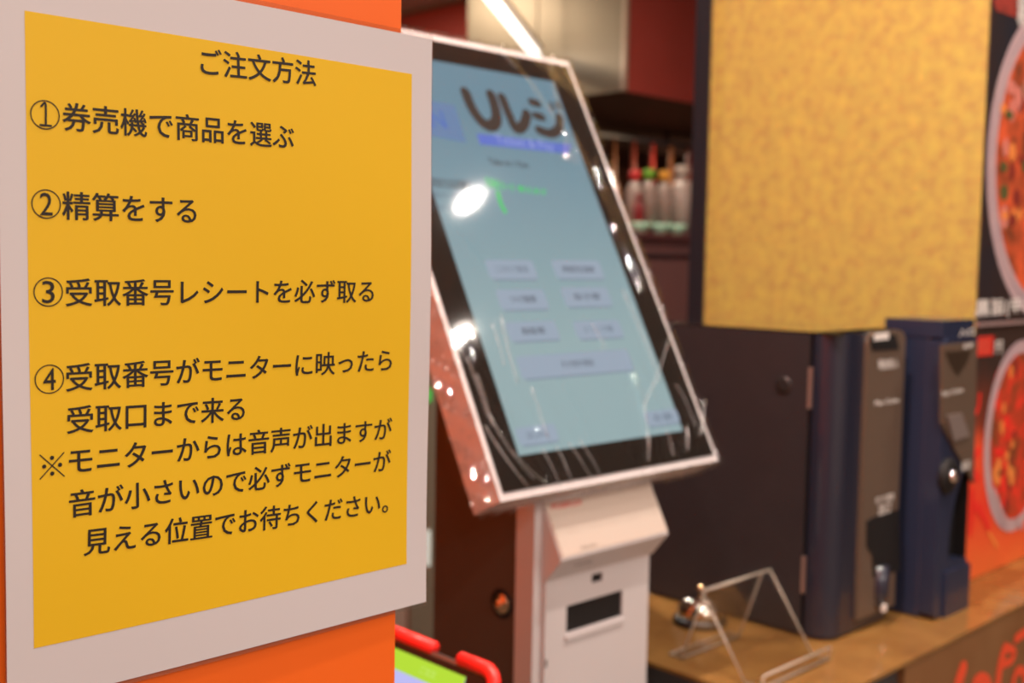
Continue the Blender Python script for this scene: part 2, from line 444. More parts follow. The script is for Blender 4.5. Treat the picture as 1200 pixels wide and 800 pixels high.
# ================================================================== KIOSK
KY=.806
ki=thing('ticket_kiosk',(.92,.9,FL),'tall white ticket kiosk with tilted touchscreen wrapped in clear film','kiosk')
TL=math.radians(27.5)
KP=Plane((.7881,.7934,-.195),(1,0,0),(0,math.sin(TL),math.cos(TL)))     # lit area: lower left corner, 0.268 x 0.476
def kbox(name,u0,u1,v0,v1,h0,h1,m,par,bevel=0,seg=2):
    return prism(name,[KP.at(a,b,h0) for a,b in ((u0,v0),(u1,v0),(u1,v1),(u0,v1))],KP.n*(h1-h0),m,par,bevel,seg)
U0,U1,V0,V1=-.036,.309,-.034,.506
hs=kbox('screen_housing',U0-.006,U1+.006,V0-.008,V1+.008,-.043,-.001,white_p,ki,.009,4)
kbox('bezel',U0,U1,V0,V1,-.004,.0004,black_g,ki,.001,1)
# lit display
dm=bpy.data.materials.new('lit_display'); dm.use_nodes=True; nt=dm.node_tree; b=nt.nodes['Principled BSDF']
b.inputs['Base Color'].default_value=(.02,.02,.02,1); b.inputs['Roughness'].default_value=.03
tc=nt.nodes.new('ShaderNodeTexCoord'); sp=nt.nodes.new('ShaderNodeSeparateXYZ'); nt.links.new(tc.outputs['Generated'],sp.inputs[0])
rp=nt.nodes.new('ShaderNodeValToRGB'); rp.color_ramp.elements[0].color=(.30,.43,.45,1); rp.color_ramp.elements[1].color=(.13,.26,.34,1)
rp.color_ramp.elements[0].position=.25; rp.color_ramp.elements[1].position=.85
nt.links.new(sp.outputs['Z'],rp.inputs[0]); nt.links.new(rp.outputs[0],b.inputs['Emission Color']); b.inputs['Emission Strength'].default_value=1.0
dp=kbox('display',0,.268,0,.476,.0004,.0007,dm,ki)
def emi(name,c): return mat(name,(.02,.02,.02),.03,emit=c,es=1.0)
e_btn=emi('screen_button',(.32,.40,.50)); e_sh=emi('screen_button_shade',(.22,.28,.36)); e_tx=emi('screen_text',(.035,.045,.06)); e_tx2=emi('screen_text_soft',(.10,.14,.18))
e_logo=emi('screen_logo',(.028,.016,.012)); e_bar=emi('screen_bar',(.10,.17,.62)); e_bart=emi('screen_bar_text',(.30,.38,.70)); e_gr=emi('screen_green',(.06,.62,.16)); e_bl=emi('screen_blue_block',(.12,.23,.42)); e_bll=emi('screen_blue_letter',(.05,.14,.55))
H=.0010
def button(cx,cy,w_,h_,txt,tl,tr,soft=False):
    u,v=KP.uv(cx,cy); x0,y0=KP.px(u,v); x1,_=KP.px(u+.01,v); _,y2=KP.px(u,v+.01)
    du=w_/((x1-x0)/.01); dv=h_/(abs(y2-y0)/.01)
    bt=flat('screen_button',KP,rect_pts(u,v,du,dv,.004),H,.0002,e_btn,dp)
    flat('button_edge',KP,rect_pts(u+.001,v-dv/2-.0012,du-.006,.0022),H,.0001,e_sh,dp)
    uw=(tr-tl)/((x1-x0)/.01)
    text('lettering',txt,KP,(u-uw/2,v),(u+uw/2,v),e_tx2 if soft else e_tx,dp,h=H+.0004,height=.0085)
button(599,316,56,22,'こだわり豚骨',581,618,True)
button(677,316,56,21,'期間限定麺類',655,692)
button(612,351,56,23,'つけ麺類',595,626)
button(687,348,54,22,'餃子類',671,701)
button(624,388,58,22,'御飯類',610,637)
button(701,386,54,20,'ドリンク類',685,717,True)
button(676,426,130,25,'その他の商品',657,694)
button(629,509,46,20,'はじめる',612,636,True)
button(775,489,38,16,'言語',764,787,True)
strokes_px('lettering',KP,[[(545,109),(553,128),(564,143),(574,148),(581,142),(580,128),(575,112)],
   [(588,115),(596,135),(604,151),(613,147),(617,134)],
   [(622,120),(630,122)],[(627,136),(635,138)],[(631,153),(645,157),(654,151),(655,138)],[(645,122),(648,128)],[(652,121),(655,127)]],
   [.0160,.0145,.0115,.0115,.0135,.0065,.0065],H,e_logo,dp)
flat_px('title_bar',KP,[(558,157),(669,170),(665,180.5),(562,169.5)],H,.0002,e_bar,dp)
text_px('lettering','Ticket & Pay',KP,(580,165),(648,173.5),e_bart,dp,h=H+.0004)
flat_px('blue_block',KP,[(470,112),(532,124),(546,168),(482,155)],H,.0001,e_bl,dp)
text_px('lettering','EN',KP,(490,139),(520,141),e_bll,dp,h=H+.0003)
text_px('lettering','Take in / Out',KP,(572,189),(618,194),e_tx,dp,h=H,bold=.02)
text_px('lettering','店内またはお持帰り',KP,(500,213),(551,218),e_tx,dp,h=H,height=.013,bold=.03)
text_px('lettering','画面をタッチして',KP,(500,228),(545,231),e_tx2,dp,h=H)
text_px('lettering','ご注文ください',KP,(503,243),(545,245),e_tx2,dp,h=H)
text_px('lettering','交通系カード',KP,(568,213),(602,221),e_gr,dp,h=H,height=.013,bold=.04)
text_px('lettering','使えます',KP,(606,221),(640,226),e_gr,dp,h=H,height=.008,bold=.04)
strokes_px('arrow_mark',KP,[[(583,226),(586,238),(591,248)]],.006,H,e_gr,dp)

# clear film wrapped over the screen
def film_mesh():
    bm=bmesh.new(); nu,nv=130,110; g=[]
    ridges=[]
    for k in range(30):
        if k<20: a=random.choice([random.uniform(-.04,.03),random.uniform(.20,.31),random.uniform(-.02,.3)]); b0=random.uniform(-.03,.06)
        elif k<26: a=random.uniform(.22,.30); b0=random.uniform(.02,.30)
        else: a=random.uniform(.1,.3); b0=random.uniform(.47,.50)
        ridges.append((a,b0,random.uniform(-.5,.35),random.uniform(.04,.13),random.uniform(.0010,.0022),random.uniform(.0016,.0028)))
    for j in range(nv+1):
        row=[]
        for i in range(nu+1):
            u=U0-.0085+(U1-U0+.017)*i/nu; v=V0-.011+(V1-V0+.022)*j/nv
            h=.0035+.00004*math.sin(u*40+v*9)+.00004*math.sin(v*31-u*12)
            for a,b0,sl,ln,am,wd in ridges:
                dv=v-b0
                if abs(dv)<ln:
                    du=u-(a+sl*dv); h+=am*math.exp(-(du/wd)**2)*(1-(dv/ln)**2)
            row.append(bm.verts.new(KP.at(u,v,h)))
        g.append(row)
    for j in range(nv):
        for i in range(nu): bm.faces.new((g[j][i],g[j][i+1],g[j+1][i+1],g[j+1][i]))
    # skirt over the sides, loose and crinkled
    loop=[g[0][i] for i in range(nu+1)]+[g[j][nu] for j in range(1,nv+1)]+[g[nv][i] for i in range(nu-1,-1,-1)]+[g[j][0] for j in range(nv-1,0,-1)]
    prev=loop
    uc,vc=(U0+U1)/2,(V0+V1)/2
    for st in range(1,6):
        cur=[]
        for q,v0 in enumerate(loop):
            d=v0.co-KP.o; u=d.dot(KP.u); v=d.dot(KP.v)
            n=.0022*math.sin(q*.55+st)+.0016*math.sin(q*1.31+st*2.1)
            su=1 if u>uc else -1; sv=1 if v>vc else -1
            on_u=abs(u-(U0-.0085))<1e-4 or abs(u-(U1+.0085))<1e-4
            on_v=abs(v-(V0-.011))<1e-4 or abs(v-(V1+.011))<1e-4
            cur.append(bm.verts.new(KP.at(u+(su*(n+.001) if on_u else 0), v+(sv*(n+.001) if on_v else 0), 0.002-.0085*st)))
        for i in range(len(loop)):
            k=(i+1)%len(loop); bm.faces.new((prev[i],cur[i],cur[k],prev[k]))
        prev=cur
    return bm
wrap=film('wrap_film',fac=.03,edge=.35,rough=.035)
fo=fin_keep(film_mesh(),'plastic_film',wrap,ki,KP.n)
for p in fo.data.polygons: p.use_smooth=True

crease=film('film_crease',fac=.10,edge=.75,rough=.30)
random.seed(11)
CR=[((566,500),(582,535),(612,566)),((572,488),(590,530),(622,562)),((579,520),(600,556),(616,571)),((598,530),(618,556),(636,566)),
    ((632,528),(646,552),(654,570)),((648,524),(660,545),(668,566)),((664,520),(676,540),(690,560)),((676,516),(690,538),(700,556)),
    ((756,505),(757,520),(757,541)),((778,505),(783,520),(786,535)),((802,500),(803,512),(803,529)),((727,340),(752,400),(772,450)),
    ((782,395),(770,440),(752,474)),((752,474),(753,490),(756,505)),((584,370),(590,410),(604,450)),((573,380),(583,405),(588,430)),
    ((582,62),(592,70),(602,82)),((632,68),(640,76),(644,84)),((824,470),(820,490),(818,512)),((690,380),(700,395),(706,410)),
    ((790,452),(802,472),(812,500)),((556,440),(566,470),(574,500)),((545,420),(556,455),(570,490)),((620,455),(630,490),(640,515))]
for c_ in CR:
    q_=[Vector(KP.uv(*p)) for p in c_]; P_=[]
    for k in range(9):
        t=k/8; p=q_[0]*(1-t)**2+q_[1]*2*t*(1-t)+q_[2]*t*t; P_.append(KP.at(p.x+random.uniform(-.0004,.0004),p.y,.0036+.0010*math.sin(math.pi*t)))
    fin(bm_tube(P_,.00085,8),'film_crease',crease,ki,smooth=True)
# column: front shell with slot and sensor window
def holed_panel(x0,x1,z0,z1,y0,y1,holes,bm=None):
    bm=bm or bmesh.new()
    xs=sorted({x0,x1,*[h[0] for h in holes],*[h[1] for h in holes]}); zs=sorted({z0,z1,*[h[2] for h in holes],*[h[3] for h in holes]})
    vd={}
    def V(x,z,y):
        k=(round(x,6),round(z,6),y)
        if k not in vd: vd[k]=bm.verts.new((x,y,z))
        return vd[k]
    def solid(i,j):
        if not(0<=i<len(xs)-1 and 0<=j<len(zs)-1): return False
        cx=(xs[i]+xs[i+1])/2; cz=(zs[j]+zs[j+1])/2
        return not any(h[0]<cx<h[1] and h[2]<cz<h[3] for h in holes)
    for i in range(len(xs)-1):
        for j in range(len(zs)-1):
            if not solid(i,j): continue
            a,b,c,d=xs[i],xs[i+1],zs[j],zs[j+1]
            bm.faces.new((V(a,c,y0),V(b,c,y0),V(b,d,y0),V(a,d,y0)))
            bm.faces.new((V(a,c,y1),V(a,d,y1),V(b,d,y1),V(b,c,y1)))
            if not solid(i-1,j): bm.faces.new((V(a,c,y0),V(a,d,y0),V(a,d,y1),V(a,c,y1)))
            if not solid(i+1,j): bm.faces.new((V(b,c,y0),V(b,c,y1),V(b,d,y1),V(b,d,y0)))
            if not solid(i,j-1): bm.faces.new((V(a,c,y0),V(a,c,y1),V(b,c,y1),V(b,c,y0)))
            if not solid(i,j+1): bm.faces.new((V(a,d,y0),V(b,d,y0),V(b,d,y1),V(a,d,y1)))
    return bm
CXL,CXR=.8285,1.0155
box('front_shell',(CXL,KY+.003,FL+.02),(CXR,KY+.030,-.252),white_p,ki,.004,3)
sl=onY(661,738,KY); sr=onY(727,703,KY); st_=onY(694,703,KY); sb=onY(694,732,KY)
sq0=onY(691,683,KY); sq1=onY(704,669,KY)
fp=fin(holed_panel(CXL+.012,CXR-.003,-.75,-.30,KY-.003,KY+.006,[(sl.x,sr.x,sb.z+.001,st_.z+.003),(sq0.x,sq1.x,sq0.z,sq1.z)]),'door_panel',white_p,ki)
tag(fp)
box('receipt_slot',(sl.x-.003,KY-.0005,sb.z-.003),(sr.x+.003,KY+.0028,st_.z+.006),hole,ki)
box('sensor_window',(sq0.x-.001,KY-.0005,sq0.z-.001),(sq1.x+.001,KY+.0028,sq1.z+.001),hole,ki)
box('slot_lip',(sl.x-.002,KY-.006,sb.z-.006),(sr.x+.002,KY-.003,sb.z-.001),white_p,ki,.001)
box('column_body',(CXL+.004,KY+.030,FL+.02),(CXR-.004,.973,-.13),brown_m,ki,.002)
box('floor_base',(CXL-.05,KY-.06,FL),(CXR+.05,1.08,FL+.02),brown_m,ki,.003)
# bracket behind the screen
prism('screen_bracket',[(.86,KY+.05,-.24),(.86,.97,-.24),(.86,1.00,-.03),(.86,.915,-.06)],(.12,0,0),brown_m,ki,.003)
# side lock
lk=onX(588,707,CXL+.004)
o=lathe('lock',[(.0115,0),(.0115,.0015),(.010,.003),(.006,.0032),(.0055,.0075),(.003,.008)],(CXL+.004,lk.y,lk.z),brass,ki,'X',24)
tag(o,'round brass-coloured key lock')
lathe('lock_ring',[(.0165,0),(.0165,.001)],(CXL+.0042,lk.y,lk.z),hole,ki,'X',24)
# receipt printer hood (wedge)
hx0,hx1=.8395,1.017
q1=onX(637,590,hx0); q2=onX(642,609,hx0); q3=onX(658,657,hx0); q5=onX(634,681,hx0)
P1=(q1.y,q1.z); P2=(q2.y,q2.z); P3=(q3.y,q3.z); P4=(q3.y+.003,q3.z-.004); P5=(KY-.003,q5.z); P0=(q2.y+(q1.y-q2.y)*(-.218-q2.z)/(q1.z-q2.z),-.218); P6=(KY+.014,q5.z); P7=(KY+.028,-.218)
hood=prism('printer_cover',[(hx0,a,b) for a,b in (P0,P2,P3,P4,P5,P6,P7)],(hx1-hx0,0,0),white_p,ki,.0012,2)
vv=Vector((0,P2[0]-P3[0],P2[1]-P3[1])).normalized()
HP=Plane((hx0,P3[0],P3[1]),(1,0,0),vv); HL=math.hypot(P2[0]-P3[0],P2[1]-P3[1])-.001
prism('printer_lid',[HP.at(a,b,.0002) for a,b in ((.0015,.003),(hx1-hx0-.0015,.003),(hx1-hx0-.0015,.062),(.0015,.062))],HP.n*.0018,cream_p,ki,.0006,1)
HP2=Plane(HP.at(0,0,.0021),(1,0,0),vv)
HP3=Plane((hx0,P2[0],P2[1]),(1,0,0),Vector((0,P1[0]-P2[0],P1[1]-P2[1])).normalized())
text_px('lettering','POSIFLEX',HP3,(645,594),(682,588),mat('red_print',(.75,.07,.05),.5),ki,h=.0012,bold=.02,shear=.3,height=.0065)
text_px('lettering','PRINTER',HP2,(681,642),(699,638),mat('grey_print',(.35,.28,.24),.5),ki,h=.0005,height=.003)
text_px('lettering','PAPER',Plane((hx0,P4[0],P4[1]),(1,0,0),Vector((0,P4[0]-P5[0],P4[1]-P5[1])).normalized()),(674,662),(694,657),hole,ki,h=.0005,height=.003)
kv=Plane((CXL+.012,KY-.003,-.3),(1,0,0),(0,0,1))
box('keyhole',(CXL+.0135,KY-.0036,-.427),(CXL+.0155,KY-.0028,-.419),hole,ki)

# ================================================================== TABLET with red bumper case and its little table
tb_top=-.312
a1=math.radians(22)
TP=Plane((.600,.6215,-.3200),(0,-1,0),(math.sin(a1),0,math.cos(a1)))  # u grows toward the viewer's right, origin at the top near corner
TW,TH=.262,.180
# put origin at top right corner of the case; u negative goes away along +Y
t0=thing('tablet',(.56,.75,-.498),'tablet in a red bumper case with lime green screen, beside the kiosk','tablet')
def tprism(name,pts,h0,h1,m,par,bevel=0,seg=2): return prism(name,[TP.at(a,b,h0) for a,b in pts],TP.n*(h1-h0),m,par,bevel,seg)
tprism('tablet_body',rect_pts(-TW/2,-TH/2,TW-.012,TH-.012,.010),-.009,-.001,mat('tablet_metal',(.32,.28,.26),.3,.8),t0,.0015)
tprism('front_glass',rect_pts(-TW/2,-TH/2,TW-.018,TH-.018,.009),-.001,.0003,black_g,t0)
tprism('display',rect_pts(-TW/2,-TH/2+.002,TW-.064,TH-.034),.0003,.0006,emi('tablet_lavender',(.47,.50,.90)),t0)
tprism('title_bar',rect_pts(-TW/2,-.0145-.008,TW-.064,.016),.0006,.0009,emi('tablet_lime',(.42,.72,.035)),t0)
text('lettering','ご注文','' or TP,(-.085,-.0225),(-.065,-.0225),emi('tablet_lime_light',(.55,.80,.18)),t0,h=.0012)
def bumper(path,r=.0058):
    bm=bm_tube([TP.at(a,b,-.003) for a,b in path],r,12)
    return fin(bm,'bumper',red_p,t0,smooth=True)
def corner(cx,cy,sx,sy,l1,l2):
    pts=[(cx-sx*l1,cy)]
    for k in range(7):
        a=math.radians(90*k/6); R=.014
        pts.append((cx-sx*R+sx*R*math.sin(a), cy-sy*R+sy*R*math.cos(a)))
    pts.append((cx,cy-sy*l2)); return pts
e=.0030
bumper(corner(-e,-e,1,1,.044,.055)); bumper(corner(-TW+e,-e,-1,1,.062,.055))
bumper(corner(-e,-TH+e,1,-1,.062,.055)); bumper(corner(-TW+e,-TH+e,-1,-1,.062,.055))
bumper([(-.080,-e),(-.164,-e)])
bumper([(-.098,-TH+e),(-.164,-TH+e)])
prism('stand_leg',[TP.at(-TW/2-.03,-.05,-.012),TP.at(-TW/2+.03,-.05,-.012),Vector((.72,TP.at(-TW/2+.03,0).y,-.498)),Vector((.72,TP.at(-TW/2-.03,0).y,-.498))],(.003,0,0),brown_m,t0)
tt=thing('side_table',(.56,.75,FL),'small dark side table carrying the red-cased tablet beside the orange pillar','table')
box('tabletop',(.375,.60,-.520),(.755,1.02,-.4985),brown_m,tt,.003)
box('table_post',(.55,.78,FL+.02),(.60,.83,-.52),brown_m,tt)
box('table_foot',(.43,.65,FL),(.73,.96,FL+.02),brown_m,tt,.003)

# ================================================================== CHANGE MACHINES
def push_pts(pts,off): return [Vector(p)+Vector(off) for p in pts]
b1=thing('coin_changer',(1.42,.9,CZ),'wide black coin changer with plain black side, next to the bell','cash machine')
BX0,BX1,BT=1.327,1.503,-.088
box('cabinet',(BX0,.792,CZ+.004),(BX1,1.06,BT-.003),black_m,b1,.0015)
box('top_plate',(BX0,.752,BT-.0028),(BX1,1.06,BT),mat('gloss_black_top',(.02,.016,.016),.12,coat=1),b1,.001)
# front door, rounded in plan
def door_plan(x0,x1,yf,yb,r,n=8):
    p=[(x1,yb),(x0,yb)]
    for k in range(n+1):
        a=math.radians(180+90*k/n); p.append((x0+r+r*math.cos(a), yf+r+r*math.sin(a)))
    for k in range(n+1):
        a=math.radians(270+90*k/n); p.append((x1-r+r*math.cos(a), yf+r+r*math.sin(a)))
    return p
pl_=door_plan(BX0,BX1,.750,.786,.030)
o=prism('front_door',[Vector((x,y,CZ+.004)) for x,y in pl_],(0,0,BT-CZ-.004),navy_p,b1,.001,1)
for p_ in ((.80,-.135,-.190),(.80,-.390,-.440)):
    box('hinge_strip',(BX0-.0012,.7875,p_[2]),(BX0+.003,.7925,p_[1]),mat('hinge_metal',(.45,.30,.26),.35,.6),b1)
lathe('side_lock',[(.012,0),(.012,.0012),(.008,.0016)],(BX0,.83,onX(937,453,BX0).z),mat('side_lock_black',(.05,.045,.045),.25,.5),b1,'X',20)
# taupe fascia with rounded top, framed
fx0=onY(1010,500,.749).x; fx1=onY(1053,500,.749).x
FP1=Plane((fx0,.750,CZ),(1,0,0),(0,0,1)); fw=fx1-fx0; fh=BT-CZ
fas=flat('fascia',FP1,[(0.000,.02),(fw,.02),(fw,fh-.012),(fw-.006,fh-.004),(fw-.015,fh),(.015,fh),(.006,fh-.004),(0,fh-.014)],.0,.006,panel_p,b1)
FQ=Plane(FP1.at(0,0,.0062),(1,0,0),(0,0,1))
flat_px('coin_tray',FQ,[(1018,394),(1049,392),(1053,409),(1022,411)],0,.0012,hole,b1)
flat_px('tray_label',FQ,[(1023,391),(1040,389),(1040,397),(1023,399)],.0014,.0006,label_w,b1)
text_px('lettering','現金投入',FQ,(1029,427),(1052,425),label_w,b1,h=.0005,bold=.02)
text_px('lettering','Pay Cube',FQ,(1025,473),(1053,469),label_w,b1,h=.0005,bold=.02,height=.008)
text_px('lettering','おつり硬貨',FQ,(1026,586),(1047,581),label_w,b1,h=.0005,bold=.02)
text_px('lettering','出口',FQ,(1030,597),(1043,594),label_w,b1,h=.0005,bold=.02)
# payout recess and spout
flat_px('payout_recess',FQ,[(1015,611),(1022,606),(1053,596),(1054,668),(1041,671),(1023,676),(1022,650),(1015,640)],0,.0012,hole,b1)
spx=onY(1032,690,.742)
lathe('payout_spout',[(.013,.060),(.013,.02),(.009,.004),(.004,0)],(spx.x,.745,onY(1032,712,.742).z),navy_p,b1,'Z',16)
box('spout_highlight',(spx.x-.010,.731,onY(1028,712,.742).z-.003),(spx.x-.002,.735,onY(1028,712,.742).z+.006),label_w,b1,.002)  # white block painting the highlight at the end of the spout

b2=thing('bill_changer',(1.58,.85,CZ),'narrow navy bill changer with sculpted front, against the gold pillar','cash machine')
DX0,DX1,DY=1.527,1.632,.700
body=bm_prism([Vector((x,y,CZ+.003)) for x,y in door_plan(DX0,DX1,DY+.022,1.04,.004)],(0,0,-.098-CZ-.003))
fin(body,'cabinet',navy2,b2,.001,1)
# sculpted front: cheek plate with arch cut out
FP2=Plane((DX0,DY+.024,CZ),(1,0,0),(0,0,1)); dw=DX1-DX0; dh=-.098-CZ
arch=[(dw,.075)]
cheek=[(0.006,0.003),(dw-.004,.003),(dw,.010),(dw,.068),(dw-.006,.075),(.040,.078)]
for k in range(1,9):
    t=k/8; cheek.append((.036-.006*t+.070*t*t*t if False else .038+(.062)*t**2.4, .078+(.155)*t))
cheek+=[(dw,.236),(dw,dh-.004),(dw-.006,dh),(.006,dh),(0,dh-.006),(0,.009)]
flat('front_cheek',FP2,cheek,0,.024,navy2,b2)
flat('cavity_back',FP2,[(.03,.07),(dw-.001,.07),(dw-.001,.235),(.03,.235)],.0005,.002,hole,b2)
box('right_cheek',(DX1-.003,DY+.003,CZ+.06),(DX1,DY+.03,-.24),hole,b2)
FR2=Plane((DX0,DY,CZ),(1,0,0),(0,0,1))
fas2=flat_px('fascia',FR2,[(1101,404),(1142,400),(1138,566),(1129,548),(1117,528),(1101,496)],0,.004,panel_p,b2)
FS2=Plane((DX0,DY-.0042,CZ),(1,0,0),(0,0,1))
flat_px('coin_funnel',FS2,[(1107,412),(1138,410),(1132,426),(1122,440),(1114,428)],0,.0008,mat('funnel_brown',(.045,.028,.018),.35,coat=.4),b2)
box('top_cover',(DX0-.001,DY+.004,-.098),(DX1-.006,.79,-.074),navy2,b2,.006,3)
text_px('lettering','Pay Cube',FS2,(1104,462),(1128,457),label_w,b2,h=.0005,bold=.02,height=.008)
flat_px('hatch',FS2,[(1108,487),(1125,484),(1134,510),(1116,517)],0,.003,mat('hatch_grey',(.20,.155,.14),.35),b2)
text_px('lettering','入口',FS2,(1123,390),(1141,388),label_w,b2,h=.001,height=.009,bold=.02)
text_px('lettering','紙幣',FS2,(1128,406),(1139,404),label_w,b2,h=.0012,height=.006,bold=.02)
text_px('lettering','返却',FS2,(1126,546),(1136,544),label_w,b2,h=.0008,bold=.02)
text_px('lettering','おつり',Plane((DX0,DY-.001,CZ),(1,0,0),(0,0,1)),(1115,691),(1131,683),label_w,b2,h=.0006,bold=.04)
box('payout_foot',(DX0+.028,DY-.004,CZ),(DX1+.002,DY+.024,CZ+.066),navy2,b2,.008,3)
kn=onX(1072,555,DX0)
lathe('lock_dial',[(.026,0),(.026,.004),(.023,.008),(.010,.009)],(DX0+.022,DY+.0005,kn.z),hole,b2,'Y',28)
lathe('lock_cylinder',[(.009,0),(.009,.006),(.006,.009)],(DX0+.018,DY-.008,kn.z+.002),chrome,b2,'Y',20)

# ================================================================== SERVICE BELL
bc=onZ(820,730,CZ); bx=min(bc.x,1.285); by=bc.y
be=thing('service_bell',(bx,by,CZ),'chrome service bell on a black base behind the clear stand','bell')
lathe('base',[(.037,0),(.038,.003),(.037,.009),(.032,.012)],(bx,by,CZ),mat('bell_base',(.012,.012,.014),.25,coat=.6),be)
dome=[(.031,.012),(.0325,.015)]+[(.0325*math.cos(math.radians(a)),.015+.026*math.sin(math.radians(a))) for a in range(10,85,9)]
lathe('dome',dome,(bx,by,CZ),chrome,be)
lathe('button',[(.0025,.040),(.0025,.047),(.0052,.048),(.0058,.051),(.004,.054),(.001,.055)],(bx,by,CZ),brass,be,n=20)

# ================================================================== CLEAR ACRYLIC STAND
sx0,sx1=1.122,1.272; sy=.733
sd=thing('acrylic_stand',((sx0+sx1)/2,.79,CZ),'clear acrylic card stand, empty, on the counter in front of the black changer','card stand')
topy,topz=.810,-.4020
th=.003
path=[(sx0,sy-.006,CZ+.0105),(sx0,sy-.010,CZ+.002),(sx0,sy+.010,CZ+.002)]
fr=fin(bm_sheet_path([(sx0,sy-.018,CZ+.018),(sx0,sy-.016,CZ+.0025),(sx0,sy+.008,CZ+.0025),(sx0,topy-.004,topz)],(sx1-sx0,0,0),th),'front_plate',glassm,sd)
bp_=fin(bm_sheet_path([(sx0+.012,topy,topz-.001),(sx0+.012,.843,CZ+.0022),(sx0+.012,.862,CZ+.0022)],(sx1-sx0-.024,0,0),th),'rear_leg',glassm,sd)

def rim(pts,r=.0013): return fin(bm_tube(pts,r,8),'edge_highlight',edgem,sd,smooth=True)  # opaque pale tubes paint the bright light caught along the acrylic edges
for X_ in (sx0,sx1): rim([(X_,sy+.008,CZ+.0035),(X_,topy-.004,topz)])
rim([(sx0,topy-.004,topz+.001),(sx1,topy-.004,topz+.001)],.0021)
rim([(sx0,sy-.018,CZ+.018),(sx1,sy-.018,CZ+.018)],.0016)
rim([(sx0,sy-.016,CZ+.003),(sx1,sy-.016,CZ+.003)],.0016)
for X_ in (sx0,sx1): rim([(X_,sy-.018,CZ+.018),(X_,sy-.016,CZ+.003),(X_,sy+.008,CZ+.003)])
for X_ in (sx0+.012,sx1-.012): rim([(X_,topy,topz-.001),(X_,.843,CZ+.003),(X_,.862,CZ+.003)])
rim([(sx0+.012,.862,CZ+.003),(sx1-.012,.862,CZ+.003)]); rim([(sx0+.012,.843,CZ+.003),(sx1-.012,.843,CZ+.003)],.0014)

# ================================================================== POSTERS on the pillar front
def ell(uc,vc,a,b,t0=0,t1=360,n=64): return [(uc+a*math.cos(math.radians(t0+(t1-t0)*k/n)), vc+b*math.sin(math.radians(t0+(t1-t0)*k/n))) for k in range(n)]
food=mat('printed_food',(.80,.12,.04),.45,noise=(22,(.20,.05,.02),.14))
food2=mat('printed_chilli_food',(.85,.05,.025),.45,noise=(26,(.22,.06,.02),.12))
rimc=mat('printed_bowl_rim',(.60,.42,.42),.5,noise=(14,(.45,.32,.36),.25))
pbg=mat('poster_dark',(.045,.025,.020),.35,noise=(7,(.020,.022,.032),.2))
p1=thing('menu_poster',(2.2,PY0-.002,.2),'upper dark menu poster showing a bowl of red noodles on the pillar','poster')
QA=Plane((PX0,PY0+.003,0),(1,0,0),(0,0,1))
lz=QA.uv(1170,378.5)
box('poster_sheet',(PX0+.001,PY0,lz[1]+.004),(2.70,PY0+.004,.62),pbg,p1)
QP=Plane((PX0,PY0,0),(1,0,0),(0,0,1))
uL,vL=QP.uv(1156,195); u2,v2=QP.uv(1200,25); u3,v3=QP.uv(1200,345)
b_=.165; hh=(v2-v3)/2; vc=(v2+v3)/2; a_=b_=(hh*hh+(u2-uL)**2)/(2*(u2-uL))
flat('bowl_print',QP,ell(uL+a_,vc,a_,b_),.0003,.0001,rimc,p1)
flat('rim_line_print',QP,ell(uL+a_,vc,a_-.016,b_-.016),.0005,.0001,mat('printed_rim_inner',(.35,.25,.28),.5),p1)  # darker ring printed inside the bowl rim
flat('bowl_inner',QP,ell(uL+a_,vc,a_-.020,b_-.020),.0007,.0001,rimc,p1)
fo_=flat('food_print',QP,ell(uL+a_,vc,a_-.032,b_-.032),.0009,.0001,food,p1)
random.seed(3)
ex=[mat('printed_pink',(.70,.22,.17),.5),mat('printed_orange',(.85,.26,.06),.5),mat('printed_green',(.10,.10,.03),.5),mat('printed_deep',(.25,.03,.02),.5)]
for k in range(26):
    uu=uL+.04+random.random()*.11; vv_=vc+random.uniform(-.11,.12)
    if ((uu-uL-a_)/(a_-.036))**2+((vv_-vc)/(b_-.036))**2>1: continue
    flat('topping_print',QP,ell(uu,vv_,random.uniform(.007,.018),random.uniform(.007,.02),n=10),.0011+k*.00003,.00005,ex[k%4],p1)
text_px('lettering','黒旨(辛旨)',QP,(1143,363),(1218,356),label_w,p1,h=.0006,bold=.02,height=.030)
flat_px('red_mark',QP,[(1163,0),(1194,-14),(1192,21),(1168,13)],.0004,.0002,mat('printed_red_dull',(.45,.05,.035),.5,noise=(40,(.2,.03,.02),.2)),p1)
text_px('lettering','新',QP,(1192,12),(1206,12),label_w,p1,h=.0004,bold=.02)
tr=box('rail',(PX0+.001,PY0-.004,lz[1]-.003),(2.70,PY0+.004,lz[1]+.003),mat('rail_mauve',(.30,.20,.19),.4),p1)

p2=thing('menu_poster',(2.2,PY0-.002,-.3),'lower red menu poster with a bowl among chillies, just above the counter','poster')
pz=lz[1]-.004
gr=bpy.data.materials.new('poster_red_to_brown'); gr.use_nodes=True; nt=gr.node_tree; b=nt.nodes['Principled BSDF']; b.inputs['Roughness'].default_value=.4
tc=nt.nodes.new('ShaderNodeTexCoord'); sp=nt.nodes.new('ShaderNodeSeparateXYZ'); nt.links.new(tc.outputs['Generated'],sp.inputs[0])
nz=nt.nodes.new('ShaderNodeTexNoise'); nz.inputs['Scale'].default_value=9; nt.links.new(tc.outputs['Object'],nz.inputs['Vector'])
ad=nt.nodes.new('ShaderNodeMath'); ad.operation='MULTIPLY_ADD'; ad.inputs[1].default_value=.22; nt.links.new(nz.outputs['Fac'],ad.inputs[0]); nt.links.new(sp.outputs['Z'],ad.inputs[2])
rp=nt.nodes.new('ShaderNodeValToRGB'); cr=rp.color_ramp
cr.elements[0].position=.08; cr.elements[0].color=(.85,.17,.04,1); cr.elements[1].position=.95; cr.elements[1].color=(.05,.028,.022,1)
